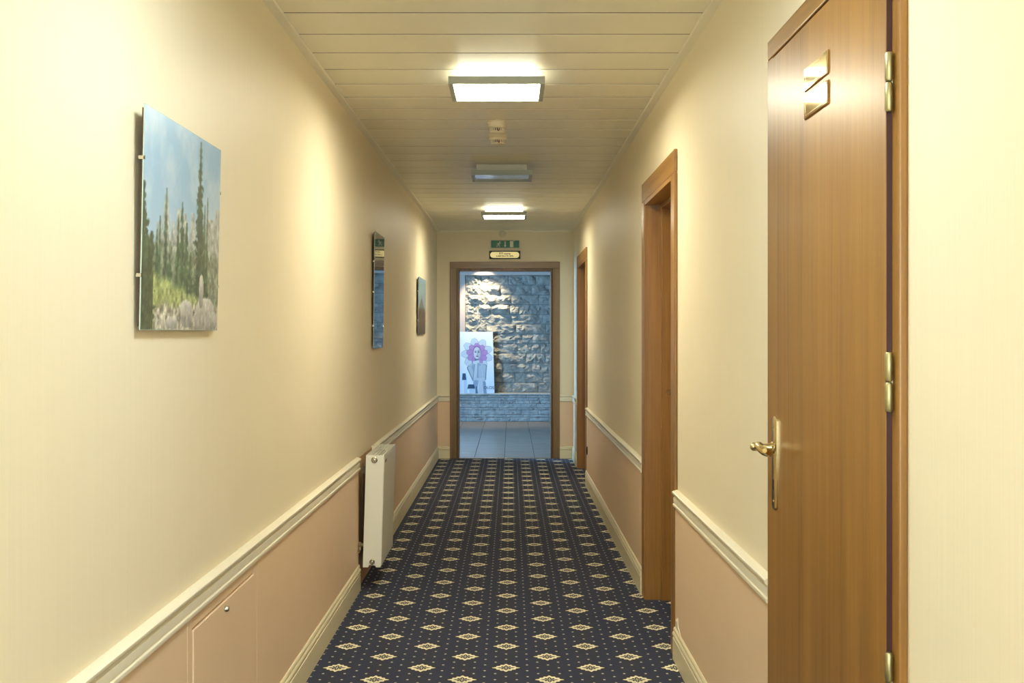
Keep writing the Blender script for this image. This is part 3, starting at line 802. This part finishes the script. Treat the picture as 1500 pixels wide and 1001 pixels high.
picture(9.43, 10.2, 1.368, 1.866, 0.006, paint_peak(), M_P3, 'small unframed mountain photograph farthest along the left wall', [(0, 1.74), (0, 1.49), (1, 1.74), (1, 1.49)])

# ------------------------------------------------------------------ radiator
rad = empty('radiator', (XL(6.1) + 0.08, 6.1, 0.127)); tag(rad, 'cream steel panel radiator hung low on the left wall', 'radiator')
RU0, RU1, RZ0, RZ1 = 5.82, 6.40, 0.127, 0.726
def RD(u, x, z): return (x + (z - RZ0) * 0.029, u, z)
XB, XF = -0.787, -0.690
m = MB(); m.box(RU0 + 0.006, RU1 - 0.006, XF - 0.010, XF, RZ0 + 0.004, RZ1 - 0.006, RD); fpn = m.build('front_panel', M_RAD, rad, 0.004, 3)
m = MB(); m.box(RU0 + 0.006, RU1 - 0.006, XB, XB + 0.010, RZ0 + 0.004, RZ1 - 0.006, RD); m.build('back_panel', M_RAD, rad, 0.004, 3)
for a, b in ((RU0, RU0 + 0.005), (RU1 - 0.005, RU1)):
    m = MB(); pf = [(XB - 0.001, RZ0 + 0.0), (XB + 0.028, RZ0), (XB + 0.033, RZ0 + 0.012), (XF - 0.033, RZ0 + 0.012), (XF - 0.028, RZ0), (XF - 0.003, RZ0), (XF - 0.003, RZ1 - 0.002), (XB - 0.001, RZ1 - 0.002)]
    n = len(pf)
    m.add([RD(u, x, z) for u in (a, b) for x, z in pf], [tuple(range(n)), tuple(range(2 * n - 1, n - 1, -1))] + [(i, (i + 1) % n, n + (i + 1) % n, n + i) for i in range(n)])
    m.build('side_cover', M_RAD, rad, 0.0015, 2)
m = MB()
for x0, x1 in ((XB, XB + 0.007), (XF - 0.010, XF - 0.001)): m.box(RU0 + 0.005, RU1 - 0.005, x0, x1, RZ1 - 0.008, RZ1, RD)
nb = 22
for k in range(nb + 1):
    u = RU0 + 0.006 + (RU1 - RU0 - 0.018) * k / nb; m.box(u, u + 0.0045, XB + 0.0072, XF - 0.0102, RZ1 - 0.0016, RZ1 - 0.0008, RD)
for k in range(1, 5):
    x = XB + 0.004 + 0.0172 * k; m.box(RU0 + 0.0125, RU1 - 0.0125, x, x + 0.004, RZ1 - 0.0015, RZ1 - 0.0009, RD)
m.build('top_grille', M_RAD, rad)
m = MB(); pts = []
for k in range(41):
    u = RU0 + 0.02 + (RU1 - RU0 - 0.04) * k / 40; pts.append((u, XB + 0.014 + (0.03 if k % 2 else 0))); 
for (ua, xa), (ub, xb) in zip(pts, pts[1:]):
    m.add([RD(ua, xa, RZ0 + 0.04), RD(ub, xb, RZ0 + 0.04), RD(ub, xb, RZ1 - 0.03), RD(ua, xa, RZ1 - 0.03)], [(0, 1, 2, 3)])
m.build('convector_fins', plain('dim_fins', rgb(110, 104, 88), 0.5), rad)
def plug(x, z, nm, r):
    m = MB(); c = RD(RU0, x, z); m.lathe(c, (0, -1, 0), [(r, -0.004), (r, 0.004), (r * 0.8, 0.006), (r * 0.75, 0.0045), (r * 0.42, 0.0045), (r * 0.40, 0.009), (r * 0.25, 0.010)], 20)
    o = m.build(nm, M_CHROME, rad, smooth=True); o['label'] = 'round metal plug'
plug(-0.7424, 0.700, 'air_vent', 0.0165); plug(-0.739, 0.157, 'blanking_plug', 0.0145)
m = MB(); m.tube([L(5.835, 0.0, 0.246), RD(5.835, XB - 0.004, 0.246)], 0.009); m.lathe(L(5.835, 0.012, 0.246), (1, 0, 0), [(0.013, 0), (0.013, 0.012)], 6); m.tube([L(5.835, 0.02, 0.246), L(5.835, 0.02, 0.22), L(5.835, 0.002, 0.20)], 0.007)
m.build('valve', M_CHROME, rad)
M_BRK = plain('bracket_steel', rgb(120, 108, 84), 0.6)
for u in (6.05, 6.27):
    m = MB(); m.box(u - 0.010, u + 0.010, 0.002, 0.0055, 0.30, 0.655, L); m.add([L(u - 0.004, 0.0055, 0.60), L(u + 0.004, 0.0055, 0.60), L(u - 0.004, 0.0055, 0.64), L(u + 0.004, 0.0055, 0.64), RD(u - 0.004, XB, 0.60), RD(u + 0.004, XB, 0.60), RD(u - 0.004, XB, 0.64), RD(u + 0.004, XB, 0.64)],
        [(0, 1, 3, 2), (4, 6, 7, 5), (0, 4, 5, 1), (2, 3, 7, 6), (0, 2, 6, 4), (1, 5, 7, 3)])
    m.build('wall_bracket', M_BRK, rad)
m = MB(); m.box(RU0 + 0.03, RU0 + 0.11, XF + 0.0002, XF + 0.0012, RZ1 - 0.045, RZ1 - 0.028, RD); bg = m.build('badge', plain('grey_badge', rgb(140, 136, 124), 0.4), fpn); bg['label'] = 'small grey badge'

# ------------------------------------------------------------------ ceiling lamps
def lamp(y, lit, label, group, loc_x=-0.0585):
    w, dp = 0.404, 0.345
    root = empty('ceiling_lamp', (loc_x, y + dp / 2, H)); tag(root, label, 'lamp', group)
    x0, x1, y0, y1 = loc_x - w / 2, loc_x + w / 2, y, y + dp
    zb, zt = 2.417, 2.450
    m = MB()
    m.box(x0, x0 + 0.020, y0, y1, zb, zt); m.box(x1 - 0.020, x1, y0, y1, zb, zt)
    m.box(x0 + 0.020, x1 - 0.020, y0, y0 + 0.006, zb, zt); m.box(x0 + 0.020, x1 - 0.020, y1 - 0.006, y1, zb, zt)
    m.build('frame', M_LAMPF, root)
    m = MB(); m.box(x0 + 0.0205, x1 - 0.0205, y0 + 0.0065, y1 - 0.0065, zb + 0.011, zb + 0.014)
    if lit: m.build('diffuser', M_DIFF if y > 3 else M_DIFFC, root)
    else:
        t = NT('unlit_diffuser'); co = t.coord((5, 16, 1)); nz = t.noise(co, 2.2, 3, 0.6)
        t.set(Base_Color=t.ramp(nz, [(0.38, rgb(150, 150, 140)), (0.46, rgb(230, 224, 212)), (0.6, rgb(255, 250, 240))]), Roughness=0.10, Metallic=0.75)
        t.bump(nz, 0.25, 0.01)
        di = m.build('diffuser', t.m, root); di['label'] = 'unlit cloudy diffuser'
    m = MB(); m.box(x0 + 0.034, x1 - 0.034, y0 + 0.07, y1 - 0.03, zt + 0.0005, H - 0.001)
    m.build('base', M_GLOW if lit else M_OPAL, root, 0.004, 2)
    m = MB(); m.box(x0 + 0.021, x1 - 0.021, y0 + 0.007, y1 - 0.007, zt - 0.004, zt); m.build('tray', M_LAMPF, root)
    return root
lamp(2.02, True, 'flat lit ceiling lamp directly above the near brown door', 'flat ceiling lamps')
lamp(4.56, True, 'bright flat ceiling lamp nearest in view, in front of the smoke detectors', 'flat ceiling lamps')
lamp(7.18, False, 'unlit grey ceiling lamp between two lit ones', 'flat ceiling lamps')
lamp(9.65, True, 'bright flat ceiling lamp farthest away, near the exit sign', 'flat ceiling lamps')
lamp(-0.55, True, 'flat lit ceiling lamp at the near end of the corridor', 'flat ceiling lamps')

# ------------------------------------------------------------------ smoke detectors, sensor
def detector(x, y, label):
    root = empty('smoke_detector', (x, y, H)); tag(root, label, 'detector', 'smoke detectors on the ceiling')
    m = MB(); m.lathe((x, y, H - 0.0005), (0, 0, -1), [(0.053, 0), (0.054, 0.006), (0.052, 0.012)], 32); m.build('base', M_WHITE, root, smooth=True)
    m = MB(); m.lathe((x, y, H - 0.012), (0, 0, -1), [(0.050, 0), (0.051, 0.010), (0.047, 0.018), (0.043, 0.020)], 32); m.build('body', M_WHITE, root, smooth=True)
    m = MB(); m.lathe((x, y, H - 0.032), (0, 0, -1), [(0.034, 0), (0.034, 0.016)], 24); ch_ = m.build('sensing_chamber', M_DARK, root)
    m = MB()
    for k in range(22):
        a = 2 * math.pi * k / 22; c, s = math.cos(a), math.sin(a); p = Vector((x + 0.038 * c, y + 0.038 * s, 0))
        t = Vector((-s, c, 0)) * 0.0022; r = Vector((c, s, 0)) * 0.003
        vs = [p + sx * t + sr * r + Vector((0, 0, zz)) for zz in (H - 0.048, H - 0.032) for sr in (-1, 1) for sx in (-1, 1)]
        m.add(vs, [(0, 1, 3, 2), (4, 6, 7, 5), (0, 4, 5, 1), (2, 3, 7, 6), (0, 2, 6, 4), (1, 5, 7, 3)])
    m.build('vent_ribs', M_WHITE, ch_)
    m = MB(); m.lathe((x, y, H - 0.048), (0, 0, -1), [(0.040, 0), (0.038, 0.005), (0.028, 0.009), (0.010, 0.0105)], 28); cp_ = m.build('cap', M_WHITE, root, smooth=True)
    m = MB(); m.lathe((x + 0.006, y - 0.038, H - 0.046), (0, -0.7, -0.7), [(0.004, 0), (0.004, 0.004), (0.002, 0.006)], 10); m.build('indicator_light', M_LED, cp_)
detector(-0.071, 5.83, 'nearer of the two round smoke detectors on the ceiling')
detector(-0.072, 6.19, 'farther of the two round smoke detectors on the ceiling')
sn = empty('alarm_sensor', E(-0.090, 0, 2.470)); tag(sn, 'small round cream sensor above the green exit sign', 'sensor')
m = MB(); m.lathe(E(-0.090, 0.0005, 2.470), (0, -1, 0), [(0.040, 0), (0.041, 0.010), (0.036, 0.018)], 28); m.build('base', M_WHITE, sn, smooth=True)
m = MB(); m.lathe(E(-0.090, 0.018, 2.470), (0, -1, 0), [(0.028, 0), (0.027, 0.012), (0.018, 0.020), (0.006, 0.023)], 24); m.build('cap', M_OPAL, sn, smooth=True)

# ------------------------------------------------------------------ lettering
def text_mesh(s, name, size, fn, mat, parent, depth=0.0008, bold=0.0, xs=1.0):
    cu = bpy.data.curves.new(name, 'FONT'); cu.body = s; cu.size = size; cu.align_x = 'CENTER'; cu.align_y = 'CENTER'; cu.extrude = depth; cu.offset = bold
    to = bpy.data.objects.new(name, cu); COL.objects.link(to)
    bpy.context.view_layer.update()
    me = bpy.data.meshes.new_from_object(to.evaluated_get(bpy.context.evaluated_depsgraph_get()))
    bpy.data.objects.remove(to, do_unlink=True)
    off = Vector((0, 0, 0)); p = parent
    while p is not None: off += Vector(p.location); p = p.parent
    for v in me.vertices: v.co = Vector(fn(v.co.x * xs, v.co.y, v.co.z)) - off
    me.materials.clear(); me.materials.append(mat)
    o = bpy.data.objects.new(name, me); COL.objects.link(o); o.parent = parent
    return o

# exit sign
ex = empty('exit_sign', E(-0.06, 0, 2.31)); tag(ex, 'green emergency exit sign with running figure, arrow and door over doorway', 'sign')
SX, SZ = -0.060, 2.350
m = MB(); m.box(SX - 0.160, SX + 0.160, 0.0005, 0.014, SZ - 0.045, SZ + 0.045, E); m.build('frame', M_OPAL, ex, 0.003, 2)
m = MB(); m.box(SX - 0.153, SX + 0.153, 0.0142, 0.018, SZ - 0.040, SZ + 0.040, E); fc = m.build('face', M_GREEN, ex)
m = MB()
def bar(x0, z0, x1, z1, wd):
    d = Vector((x1 - x0, z1 - z0)); n = Vector((-d.y, d.x)).normalized() * wd / 2
    q = [(x0 + n.x, z0 + n.y), (x1 + n.x, z1 + n.y), (x1 - n.x, z1 - n.y), (x0 - n.x, z0 - n.y)]
    m.add([E(SX + a, dd, SZ + b) for dd in (0.0181, 0.0192) for a, b in q], [(0, 1, 2, 3), (7, 6, 5, 4)] + [(i, (i + 1) % 4, 4 + (i + 1) % 4, 4 + i) for i in range(4)])
m.lathe(E(SX - 0.058, 0.0181, SZ + 0.023), (0, -1, 0), [(0.0075, 0), (0.0075, 0.0011)], 14)
bar(-0.064, 0.016, -0.072, -0.006, 0.013); bar(-0.066, 0.012, -0.082, 0.006, 0.006); bar(-0.082, 0.006, -0.090, -0.004, 0.006)
bar(-0.064, 0.012, -0.052, 0.004, 0.006); bar(-0.052, 0.004, -0.046, 0.010, 0.005)
bar(-0.072, -0.004, -0.060, -0.014, 0.008); bar(-0.060, -0.014, -0.062, -0.032, 0.007)
bar(-0.073, -0.004, -0.080, -0.020, 0.008); bar(-0.080, -0.020, -0.096, -0.026, 0.007)
m.build('running_figure', M_SIGNW, fc)
m = MB(); bar(0.0, 0.032, 0.0, -0.012, 0.012)
m.add([E(SX + a, dd, SZ + b) for dd in (0.0181, 0.0192) for a, b in ((-0.014, -0.012), (0.014, -0.012), (0, -0.034))], [(0, 1, 2), (5, 4, 3), (0, 1, 4, 3), (1, 2, 5, 4), (2, 0, 3, 5)])
m.build('arrow', M_SIGNW, fc)
m = MB(); bar(0.071, 0.033, 0.071, -0.034, 0.038); m.build('door_symbol', M_SIGNW, fc)
m = MB(); m.box(SX + 0.092, SX + 0.104, 0.0185, 0.024, SZ + 0.034, SZ + 0.044, E); o = m.build('lamp_tip', M_SIGNW, ex)

# brass plaque
pq = empty('plaque', E(-0.06, 0, 2.24)); tag(pq, 'small brass plaque with dark border and two lines of lettering above doorway', 'sign')
PX, PZ = -0.064, 2.233
m = MB(); m.box(PX - 0.170, PX + 0.170, 0.0005, 0.010, PZ - 0.045, PZ + 0.045, E); b = m.build('backing', M_BLACK, pq, 0.002, 2); b['label'] = 'dark border'
m = MB(); rr_ = 0.034; out = []
for cx, a0 in ((PX + 0.160 - rr_, -90), (PX - 0.160 + rr_, 90)):
    for k in range(13):
        a = math.radians(a0 + 180 * k / 12); out.append((cx + rr_ * math.cos(a), PZ + rr_ * math.sin(a)))
n = len(out)
m.add([E(a, dd, b) for dd in (0.0101, 0.0135) for a, b in out], [tuple(range(n)), tuple(range(2 * n - 1, n - 1, -1))] + [(i, (i + 1) % n, n + (i + 1) % n, n + i) for i in range(n)])
bfc = m.build('brass_face', plain('bright_brass', rgb(240, 222, 160), 0.3, 0.35, var=0.02), pq, 0.001, 1)
text_mesh('FIT-zone', 'lettering', 0.030, lambda a, b, c: E(PX + a, 0.0142 + c, PZ + 0.013 + b), M_BLACK, bfc, 0.0005, 0.0006, 1.15)
text_mesh('LABORATE SPA', 'lettering', 0.024, lambda a, b, c: E(PX + a, 0.0142 + c, PZ - 0.014 + b), M_BLACK, bfc, 0.0005, 0.0006, 1.15)

# wall socket low on the right wall
ws = empty('wall_socket', R(9.76, 0.010, 0.31)); tag(ws, 'small round dark socket low on the right wall near the far door', 'socket')
m = MB(); m.lathe(R(9.76, 0.0102, 0.325), (-1, 0, 0), [(0.038, 0), (0.038, 0.006), (0.034, 0.010), (0.028, 0.010), (0.026, 0.007)], 24); m.build('rim', plain('dark_bakelite', rgb(64, 40, 22), 0.35), ws, smooth=True)
m = MB(); m.lathe(R(9.76, 0.0172, 0.325), (-1, 0, 0), [(0.025, 0), (0.025, 0.001)], 20); m.build('cover', M_DARK, ws)

# ------------------------------------------------------------------ poster standing on the stone ledge
PB = (-0.790, 16.955, 0.4378)
po = empty('poster', (PB[0] + 0.27, PB[1], PB[2])); tag(po, 'pale blue cosmetics poster of a woman wearing a purple flower, leaning on stone', 'poster')
def PP(u, d, v):          # u across, d towards the viewer, v up the leaning, slightly turned sheet
    t = -0.010; x = u * math.cos(t) - v * math.sin(t) * -1; 
    return (PB[0] + u + 0.0 - 0.030 * v, PB[1] + 0.155 * v - d, PB[2] + 0.985 * v)
PWD, PHT = 0.54, 0.972
m = MB(); m.box(0, PWD, -0.008, -0.0005, 0, PHT, lambda u, d, z: PP(u, d, z)); pbd = m.build('board', M_SIGNW, po)
print_mesh('print', paint_poster(), lambda a, v: PP(a * PWD, 0.0002, v * PHT), vcol('poster_print', 0.4), pbd)
text_mesh('OLOS', 'lettering', 0.062, lambda a, b, c: PP(0.455 + a, 0.0008 + c, 0.088 + b), M_BLUEINK, pbd, 0.0003, 0.0004, 1.0)
